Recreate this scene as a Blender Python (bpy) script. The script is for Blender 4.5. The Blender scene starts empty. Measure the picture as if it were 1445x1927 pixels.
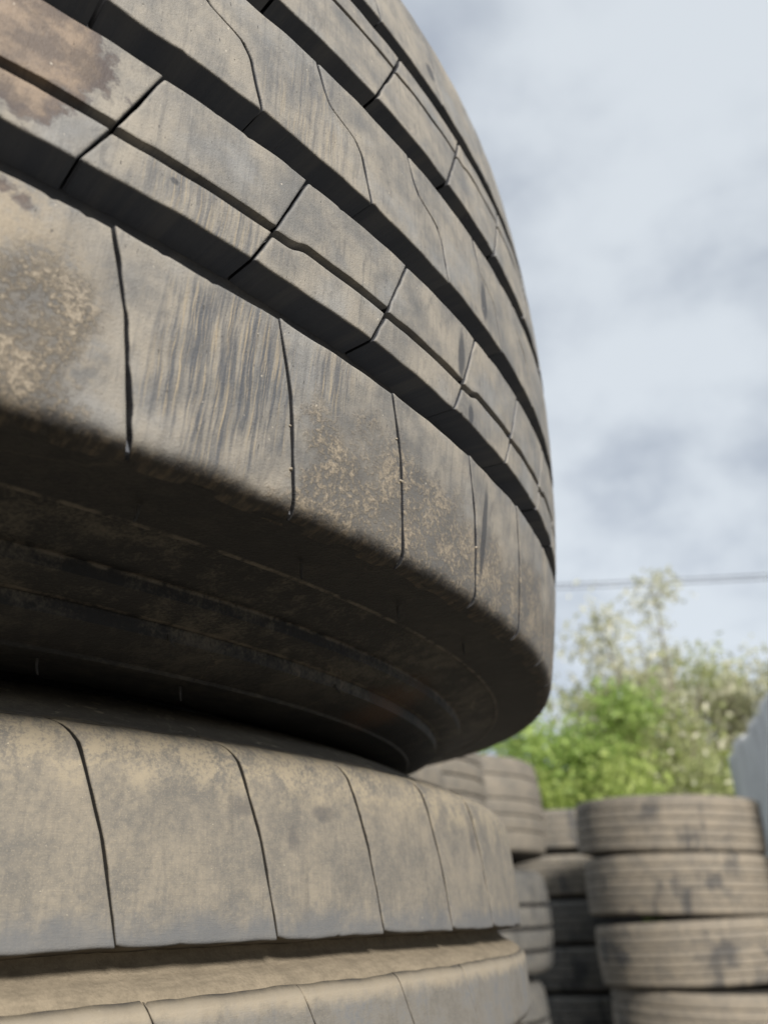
import bpy, math, random
import numpy as np
from mathutils import Vector, Matrix
C = bpy.context.scene.collection
SC = bpy.context.scene
R_ = math.radians
H = 1.5                                    # camera height over the ground

# ---------------------------------------------------------------- camera
PITCH, ROLL, FPX = 0.4711758, -0.0256882, 1504.8
cp, sp, cr, sr = math.cos(PITCH), math.sin(PITCH), math.cos(ROLL), math.sin(ROLL)
CM = np.array([[cr, -sr, 0], [sr, cr, 0], [0, 0, 1]]) @ np.array([[1, 0, 0], [0, sp, -cp], [0, cp, sp]])
cam = bpy.data.cameras.new('camera')
co = bpy.data.objects.new('camera', cam)
C.objects.link(co)
cam.sensor_fit = 'HORIZONTAL'
cam.sensor_width = 36.0
cam.lens = FPX / 1445 * 36
cam.clip_start = 0.01
cam.clip_end = 2000
cam.dof.use_dof = True
cam.dof.focus_distance = 0.25
cam.dof.aperture_fstop = cam.lens / 2.55
X, Y, Z = CM[0], -CM[1], -CM[2]
co.matrix_world = Matrix(((X[0], Y[0], Z[0], 0), (X[1], Y[1], Z[1], 0), (X[2], Y[2], Z[2], H), (0, 0, 0, 1)))
SC.camera = co

# ---------------------------------------------------------------- light
SUN_EL, SUN_AZ = R_(25), R_(160)           # azimuth clockwise from +Y: behind the camera, to the left
SC.view_settings.view_transform = 'Standard'
SC.view_settings.look = 'None'
SC.view_settings.gamma = 1
SC.view_settings.exposure = 1.42
sl = bpy.data.lights.new('sun', 'SUN')
sl.energy = 2.4
sl.angle = R_(10)
sl.color = (1, .95, .89)
so = bpy.data.objects.new('sun', sl)
C.objects.link(so)
sd = Vector((math.sin(SUN_AZ) * math.cos(SUN_EL), math.cos(SUN_AZ) * math.cos(SUN_EL), math.sin(SUN_EL)))
so.rotation_euler = sd.to_track_quat('Z', 'Y').to_euler()
so.location = (0, -5, 12)


class NT:
    """small helper to write node graphs"""
    def __init__(s, tree):
        s.t = tree
        tree.nodes.clear()

    def n(s, typ, ins=None, **kw):
        nd = s.t.nodes.new(typ)
        for k, v in kw.items():
            setattr(nd, k, v)
        for k, v in (ins or {}).items():
            if isinstance(v, bpy.types.NodeSocket):
                s.t.links.new(v, nd.inputs[k])
            else:
                nd.inputs[k].default_value = v
        return nd

    def math(s, op, a, b=0.0, c=0.0, clamp=False):
        return s.n('ShaderNodeMath', {0: a, 1: b, 2: c}, operation=op, use_clamp=clamp).outputs[0]

    def ramp(s, v, lo, hi):                # smoothstep
        return s.n('ShaderNodeMapRange', {'Value': v, 'From Min': lo, 'From Max': hi}, interpolation_type='SMOOTHSTEP').outputs[0]

    def mix(s, f, a, b):
        nd = s.t.nodes.new('ShaderNodeMix')
        nd.data_type = 'RGBA'
        for i, v in ((0, f), (6, a), (7, b)):
            if isinstance(v, bpy.types.NodeSocket):
                s.t.links.new(v, nd.inputs[i])
            else:
                nd.inputs[i].default_value = v if i == 0 else (*v, 1)
        return nd.outputs[2]

    def noise(s, vec, scale, detail=4, rough=.55, sc=None, off=(0, 0, 0), dist=0):
        if sc or off != (0, 0, 0):
            vec = s.n('ShaderNodeMapping', {'Vector': vec, 'Scale': sc or (1, 1, 1), 'Location': off}).outputs[0]
        return s.n('ShaderNodeTexNoise', {'Vector': vec, 'Scale': scale, 'Detail': detail, 'Roughness': rough, 'Distortion': dist}).outputs[0]


w = bpy.data.worlds.new('World')
SC.world = w
w.use_nodes = True
t = NT(w.node_tree)
sky = t.n('ShaderNodeTexSky', sky_type='NISHITA', sun_disc=False, sun_elevation=SUN_EL, sun_rotation=SUN_AZ, dust_density=2)
b1 = t.n('ShaderNodeBackground', {'Color': sky.outputs[0], 'Strength': .1})
tc = t.n('ShaderNodeTexCoord').outputs['Generated']
sep = t.n('ShaderNodeSeparateXYZ', {0: tc})
zz = t.math('ADD', t.math('MAXIMUM', sep.outputs[2], 0), .45)
pv = t.n('ShaderNodeCombineXYZ', {0: t.math('DIVIDE', sep.outputs[0], zz), 1: t.math('DIVIDE', sep.outputs[1], zz), 2: 0.3}).outputs[0]
n1 = t.noise(pv, 1.9, 5, .5, off=(.9, 2.3, 0), dist=.35)
n2 = t.noise(pv, 6.5, 5, .55, off=(.3, .1, 2))
cl = t.math('ADD', t.math('MULTIPLY', n1, .66), t.math('MULTIPLY', n2, .34))
col = t.mix(t.ramp(cl, .36, .60), (.200, .224, .262), (.372, .397, .421))
b2 = t.n('ShaderNodeBackground', {'Color': col, 'Strength': .73})
mx = t.n('ShaderNodeMixShader', {0: .93, 1: b1.outputs[0], 2: b2.outputs[0]})
t.n('ShaderNodeOutputWorld', {0: mx.outputs[0]})


# ---------------------------------------------------------------- mesh helpers
class MB:
    """collects vertices and faces for one mesh"""
    def __init__(s):
        s.v, s.f, s.uv, s.wear, s.n = [], [], [], [], 0

    def grid(s, P, uv=None, wear=None, wrap=False, flip=False):
        a, b = P.shape[:2]
        s.v.append(P.reshape(-1, 3))
        s.uv.append((uv if uv is not None else np.zeros((a, b, 2))).reshape(-1, 2))
        s.wear.append((wear if wear is not None else np.ones((a, b))).reshape(-1))
        i = np.arange(a * b).reshape(a, b)
        if wrap:
            i = np.vstack([i, i[:1]])
        q = np.stack([i[:-1, :-1], i[1:, :-1], i[1:, 1:], i[:-1, 1:]], -1).reshape(-1, 4)
        if flip:
            q = q[:, ::-1]
        s.f.append(q + s.n)
        s.n += a * b

    def build(s, name, mat, parent=None, smooth=True, auto=None):
        v, f = np.concatenate(s.v), np.concatenate(s.f)
        me = bpy.data.meshes.new(name)
        me.vertices.add(len(v))
        me.vertices.foreach_set('co', v.astype(np.float32).ravel())
        me.loops.add(f.size)
        me.loops.foreach_set('vertex_index', f.astype(np.int32).ravel())
        me.polygons.add(len(f))
        me.polygons.foreach_set('loop_start', np.arange(0, f.size, f.shape[1], dtype=np.int32))
        me.polygons.foreach_set('loop_total', np.full(len(f), f.shape[1], dtype=np.int32))
        me.update(calc_edges=True)
        lay = me.uv_layers.new(name='UVMap')
        lay.data.foreach_set('uv', np.concatenate(s.uv)[f.ravel()].astype(np.float32).ravel())
        at = me.attributes.new('wear', 'FLOAT', 'POINT')
        at.data.foreach_set('value', np.concatenate(s.wear).astype(np.float32))
        me.polygons.foreach_set('use_smooth', np.full(len(f), smooth))
        if auto and smooth:
            me.set_sharp_from_angle(angle=R_(auto))
        me.validate()
        me.materials.append(mat)
        o = bpy.data.objects.new(name, me)
        C.objects.link(o)
        o.parent = parent
        return o


def tag(o, label=None, cat=None, group=None, kind=None):
    for k, v in (('label', label), ('category', cat), ('group', group), ('kind', kind)):
        if v:
            o[k] = v
    return o


def empty(name, M=None, loc=None, rot=(0, 0, 0)):
    o = bpy.data.objects.new(name, None)
    C.objects.link(o)
    if M is not None:
        o.matrix_world = M
    else:
        o.location = loc
        o.rotation_euler = rot
    o.empty_display_size = .1
    return o


def copy_thing(o):
    c = o.copy()
    C.objects.link(c)
    for ch in list(o.children):
        d = ch.copy()
        C.objects.link(d)
        d.parent = c
        for g in ch.children:
            e = g.copy()
            C.objects.link(e)
            e.parent = d
    return c


def basis(a, b):
    n = np.array([math.sin(a), math.sin(b), 0])
    n[2] = math.sqrt(1 - n @ n)
    u = np.cross([0, 1, 0], n)
    u /= np.linalg.norm(u)
    return u, np.cross(n, u), n


def frame(c, a, b):
    u, v, n = basis(a, b)
    return Matrix(((u[0], v[0], n[0], c[0]), (u[1], v[1], n[1], c[1]), (u[2], v[2], n[2], c[2] + H), (0, 0, 0, 1)))


def cyl(th, r, z):
    th, r, z = np.broadcast_arrays(th, r, z)
    return np.stack([r * np.cos(th), r * np.sin(th), z], -1)


def revolve(mb, prof, n=240, RR=.52, wear=1.0, flip=False, wob=0):
    """prof: list of (z, r); v of the uv is z"""
    prof = np.array(prof)
    th = np.linspace(0, 2 * np.pi, n, endpoint=False)[:, None]
    r = prof[None, :, 1] + np.zeros_like(th)
    z = prof[None, :, 0] + np.zeros_like(th)
    if wob:
        r = r + wob * (np.sin(3 * th + 1) + .6 * np.sin(7 * th + 2 * z * 40))
    arc = np.r_[0, np.cumsum(np.hypot(*np.diff(prof, axis=0).T))]
    uv = np.stack([np.broadcast_to(th * RR, r.shape), np.broadcast_to(arc[None], r.shape)], -1)
    mb.grid(cyl(th, r, z), uv, np.full(r.shape, wear), wrap=True, flip=flip)


def fine(prof, step):
    """Catmull-Rom resampling of a (z, r) outline"""
    p = np.array(prof)
    q = np.vstack([2 * p[0] - p[1], p, 2 * p[-1] - p[-2]])
    out = []
    for i in range(len(p) - 1):
        a, b, c, d = q[i:i + 4]
        m = max(1, int(np.hypot(*(c - b)) / step))
        s = np.linspace(0, 1, m, endpoint=False)[:, None]
        out.append(.5 * (2 * b + (c - a) * s + (2 * a - 5 * b + 4 * c - d) * s**2 + (3 * b - a - 3 * c + d) * s**3))
    return np.vstack(out + [p[-1:]])


RNG = np.random.default_rng(7)


def wob1(n, x, amp, freqs=(60, 170, 420)):
    """smooth 1-D wobble with random phases"""
    y = 0
    for k, fq in enumerate(freqs):
        y = y + np.sin(x * fq + RNG.uniform(0, 6.28)) * amp / (1 + k * .8)
    return y


def block_rib(mb, path, thetas, off, sipe, depth, RR, edge=.0008, notch=None, bump=None, vis=(-62, 8), open_lo=True, open_hi=True, sipe_d=None, vary=None, ue=.0008):
    """A rib of tread blocks. path: outline (z, r) from its low to its high edge; thetas: start angle of each block in degrees;
    off(s): angle offset of the sipe along the rib (s 0..1); sipe: half width of the sipe in metres; depth(s): groove depth."""
    path = np.array(path)
    arc = np.r_[0, np.cumsum(np.hypot(*np.diff(path, axis=0).T))]
    Ltot = arc[-1]
    nb = len(thetas)
    for k in range(nb):
        t0 = thetas[k]
        t1 = thetas[(k + 1) % nb]
        if t1 <= t0:
            t1 += 360
        mid = ((t0 + t1) / 2 + 180) % 360 - 180
        near = vis[0] < mid < vis[1]
        nu, nv = (30, 30) if near else (7, 6)
        # v stations (metres along the path)
        e = edge
        lo = [0, 0, .12 * e, .5 * e, e] if open_lo else [0]
        hi = [e, .5 * e, .12 * e, 0, 0] if open_hi else [0]
        dlo = [1, e, .5 * e, .12 * e, 0] if open_lo else [0]
        dhi = [0, .12 * e, .5 * e, e, 1] if open_hi else [0]
        inner = np.linspace(e * 1.6, Ltot - e * 1.6, nv)
        if notch:
            nz, nw, nd = notch
            inner = np.sort(np.r_[inner[np.abs(inner - nz) > nw * .9], nz + nw * np.array([-.72, -.56, -.5, -.45, 0, .45, .5, .56, .72])])
        sv = np.r_[lo, inner, Ltot - np.array(hi)]
        wallv = np.r_[[d == 1 for d in dlo], np.zeros(len(inner), bool), [d == 1 for d in dhi]]
        dv = np.r_[[0 if d == 1 else d for d in dlo], np.zeros(len(inner)), [0 if d == 1 else d for d in dhi]]
        # u stations: fraction with insets
        arclen = R_(t1 - t0) * RR
        iu = np.r_[[0, 0, .12 * ue, .5 * ue, ue], np.linspace(ue * 2, arclen - 2 * ue, nu), arclen - np.array([ue, .5 * ue, .12 * ue, 0, 0])]
        du = np.r_[[0, ue, .5 * ue, .12 * ue, 0], np.zeros(nu), [0, .12 * ue, .5 * ue, ue, 0]]
        wallu = np.zeros(len(iu), bool)
        wallu[[0, -1]] = True
        U, V = np.meshgrid(iu, sv, indexing='ij')
        # shape of the long edges: slow wobble, a little step beside each sipe
        wl = wob1(0, iu, .00022) if near else 0 * iu
        wh = wob1(0, iu, .00022) if near else 0 * iu
        if near:                            # small chips
            wl = wl + (RNG.random(len(iu)) < .03) * RNG.uniform(.0001, .0006, len(iu))
            wh = wh - (RNG.random(len(iu)) < .03) * RNG.uniform(.0001, .0006, len(iu))
        if bump:
            wl = wl + bump[0] * np.exp(-iu / .0035)
            wh = wh + bump[1] * np.exp(-iu / .0035)
        f = V / Ltot
        V2 = V + (wl[:, None] * (1 - f) ** 3) + (wh[:, None] * f ** 3)
        if notch and near:
            jog = .0011 * np.tanh((U - .009) / .0016) * (1 if k % 2 else .15)
            V2 = V2 + jog * np.exp(-((V - notch[0]) / .007) ** 2)
        V2 = np.clip(V2, -.003, Ltot + .003)
        s = np.clip(V2 / Ltot, 0, 1)
        zc = np.interp(V2, arc, path[:, 0])
        rc = np.interp(V2, arc, path[:, 1])
        zc = zc + np.where(V2 < 0, V2, 0) * np.sign(path[-1, 0] - path[0, 0]) + np.where(V2 > Ltot, V2 - Ltot, 0) * np.sign(path[-1, 0] - path[0, 0])
        # normals of the path
        tz = np.gradient(path[:, 0], arc)
        tr = np.gradient(path[:, 1], arc)
        L = np.hypot(tz, tr)
        sgn = 1 if (path[-1, 0] > path[0, 0]) else -1
        nz_ = np.interp(V2, arc, -tr / L) * sgn
        nr_ = np.interp(V2, arc, tz / L) * sgn
        # theta
        o0 = off(s)
        wd = (sipe(s) if callable(sipe) else sipe + 0 * s)
        if vary:
            wd = wd * np.interp(mid, *vary)
        ws = wob1(0, sv, .00032 if k % 3 == 1 else .00014, (150, 380, 900))[None, :] if near else 0
        fu = U / arclen
        th = R_(t0) + np.radians(o0) + (wd / RR + ws / RR) * (1 - fu) + fu * (R_(t1 - t0)) - fu * (wd / RR)
        dd = depth(s)
        drop = np.maximum(dv[None, :] + 0 * U, du[:, None] * np.minimum(1, dd / .004))
        # rounded corners: sum near both edges
        drop = np.maximum(drop, np.sqrt((dv[None, :] + 0 * U) ** 2 + (du[:, None] * np.minimum(1, dd / .004)) ** 2))
        if notch:
            nw, nd = notch[1], notch[2]
            x = np.abs(V - notch[0]) / nw
            drop = drop + nd * np.interp(x, [.45, .5, .56, .72], [1, .05, .015, 0])
        gd = dd
        wall = wallv[None, :] | wallu[:, None]
        sdep = (sipe_d if sipe_d else 1.0)
        drop = np.where(wallv[None, :], gd, drop)
        drop = np.where(wallu[:, None], np.maximum(np.where(wallv[None, :], gd, 0), gd * sdep + .0004), drop)
        wear = np.where(wall | (drop > min(e, .0012) * .9) | (np.abs(V - (notch[0] if notch else -9)) < (notch[1] * .47 if notch else 0)), 0.0, np.where(drop > min(e, .0012) * .4, .6, 1.0))
        wear[[0, -1], :] = -1  # negative values mark the sipe walls for painted shade
        wear[[1, -2], :] = np.minimum(wear[[1, -2], :], -.5)
        if near:                            # tiny unevenness of the worn face
            drop = drop + np.where(wall, 0, .00012 * np.sin(th * RR * 260 + V * 150 + k) * np.sin(V * 330 + k * 2))
        # groove walls lean a little
        lean = np.where(wallv[None, :], .0012, 0) * np.where(V < Ltot / 2, -1, 1)
        r = rc - nr_ * drop
        z = zc - nz_ * drop + lean * (1 if path[-1, 0] > path[0, 0] else -1)
        P = cyl(th, r, z)
        mb.grid(P, np.stack([th * RR, zc + (V2 - V) * 0], -1), wear, flip=(path[-1, 0] < path[0, 0]))


def spread_thetas(known, n):
    """fill the rest of the turn evenly"""
    m = n - len(known)
    first, last = known[0], known[-1]
    gap = (360 - (last - first)) / (m + 1)
    return [first + 0.0] + list(known[1:]) + [last + gap * (i + 1) for i in range(m)]


# ---------------------------------------------------------------- materials
def new_mat(name):
    m = bpy.data.materials.new(name)
    m.use_nodes = True
    return m, NT(m.node_tree)


def finish(t, color, rough=.7, bump=None, spec=.35, bdist=.001, bstr=.5):
    p = t.n('ShaderNodeBsdfPrincipled', {'Base Color': color, 'Roughness': rough, 'Specular IOR Level': spec})
    if bump is not None:
        bn = t.n('ShaderNodeBump', {'Height': bump, 'Strength': bstr, 'Distance': bdist})
        t.t.links.new(bn.outputs[0], p.inputs['Normal'])
    t.n('ShaderNodeOutputMaterial', {0: p.outputs[0]})


def uvw(t):
    u = t.n('ShaderNodeUVMap', uv_map='UVMap').outputs[0]
    s = t.n('ShaderNodeSeparateXYZ', {0: u})
    return u, s.outputs[0], s.outputs[1]


def blob(t, u, v, cu, cv, ru, rv, wu=None, soft=.35):
    """1 inside an ellipse on the tread, noise-warped edge (wu: noise value about .5)"""
    a = t.math('DIVIDE', t.math('SUBTRACT', u, cu), ru)
    b = t.math('DIVIDE', t.math('SUBTRACT', v, cv), rv)
    d = t.math('SQRT', t.math('ADD', t.math('MULTIPLY', a, a), t.math('MULTIPLY', b, b)))
    if wu is not None:
        d = t.math('ADD', d, wu)
    return t.ramp(d, 1 + soft, 1 - soft)


def ang(deg, RR=.52):
    return R_(deg) * RR


def mat_top_tread():
    m, t = new_mat('worn_tread_rubber')
    uv, u, v = uvw(t)
    wear = t.n('ShaderNodeAttribute', attribute_name='wear').outputs['Fac']
    big = t.noise(uv, 32, 5, .6)
    big2 = t.noise(uv, 75, 6, .65, off=(3, 1, 0))
    mid = t.noise(uv, 330, 6, .7, off=(1, 4, 0))
    fin = t.noise(uv, 1500, 3, .6)
    wp = t.math('MULTIPLY', t.math('SUBTRACT', t.noise(uv, 24, 3, .5, off=(2, 6, 0)), .5), .0040)
    wp = t.math('ADD', wp, t.math('MULTIPLY', t.math('SUBTRACT', t.noise(uv, 90, 2, .5, off=(8, 1, 0)), .5), .0006))
    uvs = t.n('ShaderNodeVectorMath', {0: uv, 1: t.n('ShaderNodeCombineXYZ', {0: wp, 1: 0.0, 2: 0.0}).outputs[0]}, operation='ADD').outputs[0]
    stv = t.noise(uvs, 1, 6, .72, sc=(520, 24, 1), dist=.15)       # scuffs across the rib, bending a little
    stv2 = t.noise(uvs, 1, 5, .65, sc=(1300, 45, 1), off=(7, 0, 0))
    sth = t.noise(uv, 1, 4, .6, sc=(40, 420, 1), off=(2, 0, 0))
    # worn rubber, thin film of dust
    f = t.math('ADD', t.math('MULTIPLY', big, .55), t.math('MULTIPLY', big2, .45))
    col = t.mix(t.ramp(f, .36, .64), (.124, .122, .116), (.252, .228, .188))
    # grey polished patches
    col = t.mix(t.math('MULTIPLY', t.ramp(t.noise(uv, 26, 4, .6, off=(9, 9, 0)), .5, .68), .55), col, (.205, .210, .210))
    # light scuffing everywhere
    col = t.mix(t.math('MULTIPLY', t.ramp(stv, .48, .7), .42), col, (.078, .079, .080))
    col = t.mix(t.math('MULTIPLY', t.ramp(stv2, .52, .75), .22), col, (.300, .275, .228))
    smud = t.noise(uv, 1, 6, .7, sc=(130, 55, 1), off=(8, 3, 0), dist=1.2)
    col = t.mix(t.math('MULTIPLY', t.ramp(smud, .52, .70), .46), col, (.076, .075, .074))
    col = t.mix(t.math('MULTIPLY', t.ramp(mid, .52, .72), .30), col, (.27, .25, .212))
    col = t.mix(t.math('MULTIPLY', t.ramp(fin, .55, .75), .35), col, (.080, .077, .073))
    # heavy scuffing on one shoulder block
    wn = t.math('MULTIPLY', t.math('SUBTRACT', big2, .5), 1.1)
    sc = blob(t, u, v, ang(-43.6), -.113, .022, .024, wn, .3)
    sc2 = blob(t, u, v, ang(-45.0), -.070, .02, .008, wn, .4)
    sc3 = blob(t, u, v, ang(-39.5), -.096, .008, .012, wn, .5)
    sc4 = blob(t, u, v, ang(-41.5), -.012, .018, .02, wn, .5)
    scm = t.math('MAXIMUM', t.math('MAXIMUM', sc, t.math('MULTIPLY', sc2, .7)), t.math('MAXIMUM', t.math('MULTIPLY', sc3, .8), t.math('MULTIPLY', sc4, .45)))
    col = t.mix(t.math('MULTIPLY', scm, t.ramp(stv, .40, .62)), col, (.066, .070, .078))
    col = t.mix(t.math('MULTIPLY', scm, t.ramp(stv2, .50, .66)), col, (.265, .222, .155))
    # broad tan mud on the block farthest round
    mud = t.math('MULTIPLY', blob(t, u, v, ang(-51.5), -.116, .036, .03, wn, .25), t.ramp(t.math('ADD', t.math('MULTIPLY', mid, .5), t.math('MULTIPLY', big2, .5)), .40, .56))
    col = t.mix(t.math('MULTIPLY', mud, .75), col, t.mix(t.ramp(fin, .3, .7), (.205, .168, .118), (.29, .245, .175)))
    # crusty dirt speckles low on the shoulder rib
    low = t.math('MULTIPLY', t.ramp(t.math('ADD', v, t.math('MULTIPLY', t.math('SUBTRACT', big, .5), .06)), -.102, -.124),
                 t.math('SUBTRACT', 1.0, blob(t, u, v, ang(-43.9), -.115, .034, .05, wn, .12)))
    col = t.mix(t.math('MULTIPLY', low, .7), col, (.085, .081, .075))
    crust = t.ramp(t.math('ADD', t.math('MULTIPLY', t.noise(uv, 520, 7, .75, off=(1, 4, 0)), .68), t.math('MULTIPLY', big2, .40)), .50, .60)
    col = t.mix(t.math('MULTIPLY', t.math('MULTIPLY', low, crust), .85), col, t.mix(t.ramp(fin, .3, .7), (.175, .147, .107), (.315, .265, .195)))
    # a band of muddy dust where the shoulder turns under
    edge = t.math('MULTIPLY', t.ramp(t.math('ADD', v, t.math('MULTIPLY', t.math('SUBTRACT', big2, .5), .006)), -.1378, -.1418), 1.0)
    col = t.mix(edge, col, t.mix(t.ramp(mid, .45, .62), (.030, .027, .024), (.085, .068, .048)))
    # brown water stain with a dark rim
    wn2 = t.math('MULTIPLY', t.math('SUBTRACT', t.noise(uv, 60, 7, .65, off=(5, 2, 0)), .5), 2.0)
    for cu, cv, ru, rv in ((-51.7, -.051, .0285, .022), (-52.4, -.093, .022, .006)):
        st = blob(t, u, v, ang(cu), cv, ru, rv, wn2, .035)
        rim = t.math('SUBTRACT', blob(t, u, v, ang(cu), cv, ru * 1.07, rv * 1.07, wn2, .04), blob(t, u, v, ang(cu), cv, ru * .84, rv * .84, wn2, .12), clamp=True)
        col = t.mix(t.math('MULTIPLY', st, .82), col, t.mix(t.ramp(big2, .4, .6), (.080, .055, .040), (.205, .148, .100)))
        col = t.mix(t.math('MULTIPLY', rim, .6), col, (.050, .042, .045))
    # black rub marks
    for cu, cv, ru, rv in ((-31.65, -.0505, .0026, .010), (-28.75, -.115, .0022, .019), (-29.15, -.0095, .0030, .010), (-30.65, -.0722, .0022, .004), (-32.5, .103, .004, .005), (-46.2, -.067, .0012, .001)):
        col = t.mix(t.math('MULTIPLY', blob(t, u, v, ang(cu), cv, ru, rv, t.math('MULTIPLY', wn, .6), .3), .85), col, (.040, .042, .046))
    # nicks and grit
    nick = t.ramp(t.noise(uv, 1, 2, .5, sc=(900, 330, 1), off=(4, 4, 0)), .715, .75)
    col = t.mix(t.math('MULTIPLY', nick, .75), col, (.05, .048, .045))
    grit = t.ramp(t.noise(uv, 620, 1, .4, off=(6, 3, 0)), .775, .80)
    col = t.mix(t.math('MULTIPLY', grit, .7), col, (.45, .41, .34))
    # grooves: rubber with a little dust, cool lift standing in for lens haze
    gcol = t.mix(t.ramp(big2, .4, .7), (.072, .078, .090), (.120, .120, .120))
    gcol = t.mix(t.math('MULTIPLY', wear, -1.6, clamp=True), gcol, (.020, .020, .022))  # sipe walls blackened, their shade put into the colour
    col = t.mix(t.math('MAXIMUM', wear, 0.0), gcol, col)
    h = t.math('ADD', t.math('MULTIPLY', mid, .5), t.math('ADD', t.math('MULTIPLY', fin, .35), t.math('MULTIPLY', stv, .2)))
    h = t.math('SUBTRACT', h, t.math('MULTIPLY', nick, .6))
    h = t.math('ADD', h, t.math('MULTIPLY', t.math('MULTIPLY', low, crust), .7))
    rg = t.math('ADD', .50, t.math('MULTIPLY', big, .3))
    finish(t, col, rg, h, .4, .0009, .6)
    return m


def mat_low_tread():
    m, t = new_mat('dusty_tread_rubber')
    uv, u, v = uvw(t)
    wear = t.n('ShaderNodeAttribute', attribute_name='wear').outputs['Fac']
    big = t.noise(uv, 38, 6, .62)
    big2 = t.noise(uv, 95, 6, .65, off=(3, 1, 0))
    mid = t.noise(uv, 420, 5, .65, off=(1, 4, 0))
    fin = t.noise(uv, 1700, 3, .6)
    stv = t.noise(uv, 1, 5, .65, sc=(620, 60, 1), dist=.5)
    drip = t.noise(uv, 1, 4, .6, sc=(210, 16, 1), off=(2, 8, 0))
    wav = t.noise(uv, 1, 3, .5, sc=(150, 1500, 1), dist=.8)
    f = t.math('ADD', t.math('MULTIPLY', big, .45), t.math('ADD', t.math('MULTIPLY', big2, .25), t.math('MULTIPLY', mid, .3)))
    col = t.mix(t.ramp(f, .39, .61), (.124, .117, .104), (.210, .186, .147))
    col = t.mix(t.math('MULTIPLY', t.ramp(stv, .45, .68), .35), col, (.110, .104, .096))
    col = t.mix(t.math('MULTIPLY', t.ramp(drip, .56, .72), .35), col, (.085, .080, .073))
    col = t.mix(t.math('MULTIPLY', t.ramp(fin, .52, .72), .4), col, (.31, .265, .19))
    # tan dust on the upper rounding, bluish rubbed lower border
    up = t.ramp(t.math('ADD', v, t.math('MULTIPLY', t.math('SUBTRACT', big2, .5), .03)), -.024, -.004)
    col = t.mix(t.math('MULTIPLY', t.math('MULTIPLY', up, .75), t.ramp(t.math('ADD', t.math('MULTIPLY', t.noise(uv, 650, 6, .75), .55), t.math('MULTIPLY', big2, .45)), .44, .56)), col, (.30, .256, .18))
    lo = t.ramp(t.math('ABSOLUTE', t.math('ADD', v, t.math('ADD', .0612, t.math('MULTIPLY', t.math('SUBTRACT', big2, .5), .02)))), .012, .001)
    col = t.mix(t.math('MULTIPLY', lo, .75), col, (.105, .110, .116))
    # next rib: greyer face, dust spilling over its rim
    low = t.ramp(v, -.072, -.080)
    col = t.mix(t.math('MULTIPLY', low, t.ramp(f, .42, .6)), col, (.128, .130, .130))
    rimd = t.ramp(t.math('ABSOLUTE', t.math('ADD', v, t.math('ADD', .0775, t.math('MULTIPLY', t.math('SUBTRACT', big2, .5), .012)))), .0075, .0015)
    col = t.mix(t.math('MULTIPLY', rimd, .55), col, (.34, .285, .20))
    wn = t.math('MULTIPLY', t.math('SUBTRACT', big2, .5), 1.4)
    for cu, cv, ru, rv in ((-43.8, -.021, .004, .003), (-39.5, -.020, .006, .003), (-41.3, -.03, .003, .004), (-24.5, -.02, .006, .010)):
        col = t.mix(t.math('MULTIPLY', blob(t, u, v, ang(cu), cv, ru, rv, wn, .5), .5), col, (.06, .06, .064))
    grit = t.ramp(t.noise(uv, 1100, 1, .4, off=(6, 3, 0)), .79, .82)
    col = t.mix(t.math('MULTIPLY', grit, .7), col, (.48, .43, .33))
    gcol = t.mix(t.ramp(big2, .35, .65), (.045, .040, .034), (.10, .084, .06))
    gcol = t.mix(t.math('MULTIPLY', wear, -1.6, clamp=True), gcol, (.024, .023, .021))  # near-black sipe walls, painted in place of shade
    col = t.mix(t.math('MAXIMUM', wear, 0.0), gcol, col)
    h = t.math('ADD', t.math('MULTIPLY', mid, .5), t.math('ADD', t.math('MULTIPLY', fin, .35), t.math('MULTIPLY', wav, .35)))
    finish(t, col, .78, h, .3, .0006, .55)
    return m


def mat_side(name, dark, dust, amt, rust=None):
    m, t = new_mat(name)
    uv, u, v = uvw(t)
    tc = t.n('ShaderNodeTexCoord').outputs['Object']
    big = t.noise(tc, 22, 6, .65)
    mid = t.noise(tc, 160, 6, .7)
    fin = t.noise(tc, 900, 3, .6)
    scr = t.ramp(t.math('ABSOLUTE', t.math('SUBTRACT', t.noise(tc, 26, 3, .5, off=(3, 3, 3), dist=1.5), .5)), .012, .002)
    f = t.math('ADD', t.math('MULTIPLY', big, .4), t.math('ADD', t.math('MULTIPLY', mid, .3), t.math('MULTIPLY', fin, .3)))
    col = t.mix(t.math('MULTIPLY', t.ramp(f, .44, .62), amt), dark, dust)
    col = t.mix(t.math('MULTIPLY', t.math('MULTIPLY', scr, t.ramp(mid, .45, .6)), amt), col, tuple(min(1, c * 1.7) for c in dust))
    if rust:
        for (x, y, z, rr) in rust:
            d = t.n('ShaderNodeVectorMath', {0: tc, 1: (x, y, z)}, operation='DISTANCE').outputs['Value']
            d = t.math('ADD', d, t.math('MULTIPLY', t.math('SUBTRACT', big, .5), rr * 2.2))
            col = t.mix(t.math('MULTIPLY', t.ramp(d, rr * 1.1, rr * .5), .8), col, (.085, .035, .014))
    h = t.math('ADD', t.math('MULTIPLY', mid, .6), t.math('MULTIPLY', fin, .4))
    finish(t, col, .68, h, .35, .0012, .7)
    return m


def mat_plain(name, c1, c2, scale=60, rough=.8, bd=.001, spec=.3):
    m, t = new_mat(name)
    tc = t.n('ShaderNodeTexCoord').outputs['Object']
    n = t.noise(tc, scale, 6, .65)
    finish(t, t.mix(t.ramp(n, .35, .65), c1, c2), rough, n, spec, bd, .5)
    return m


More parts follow.
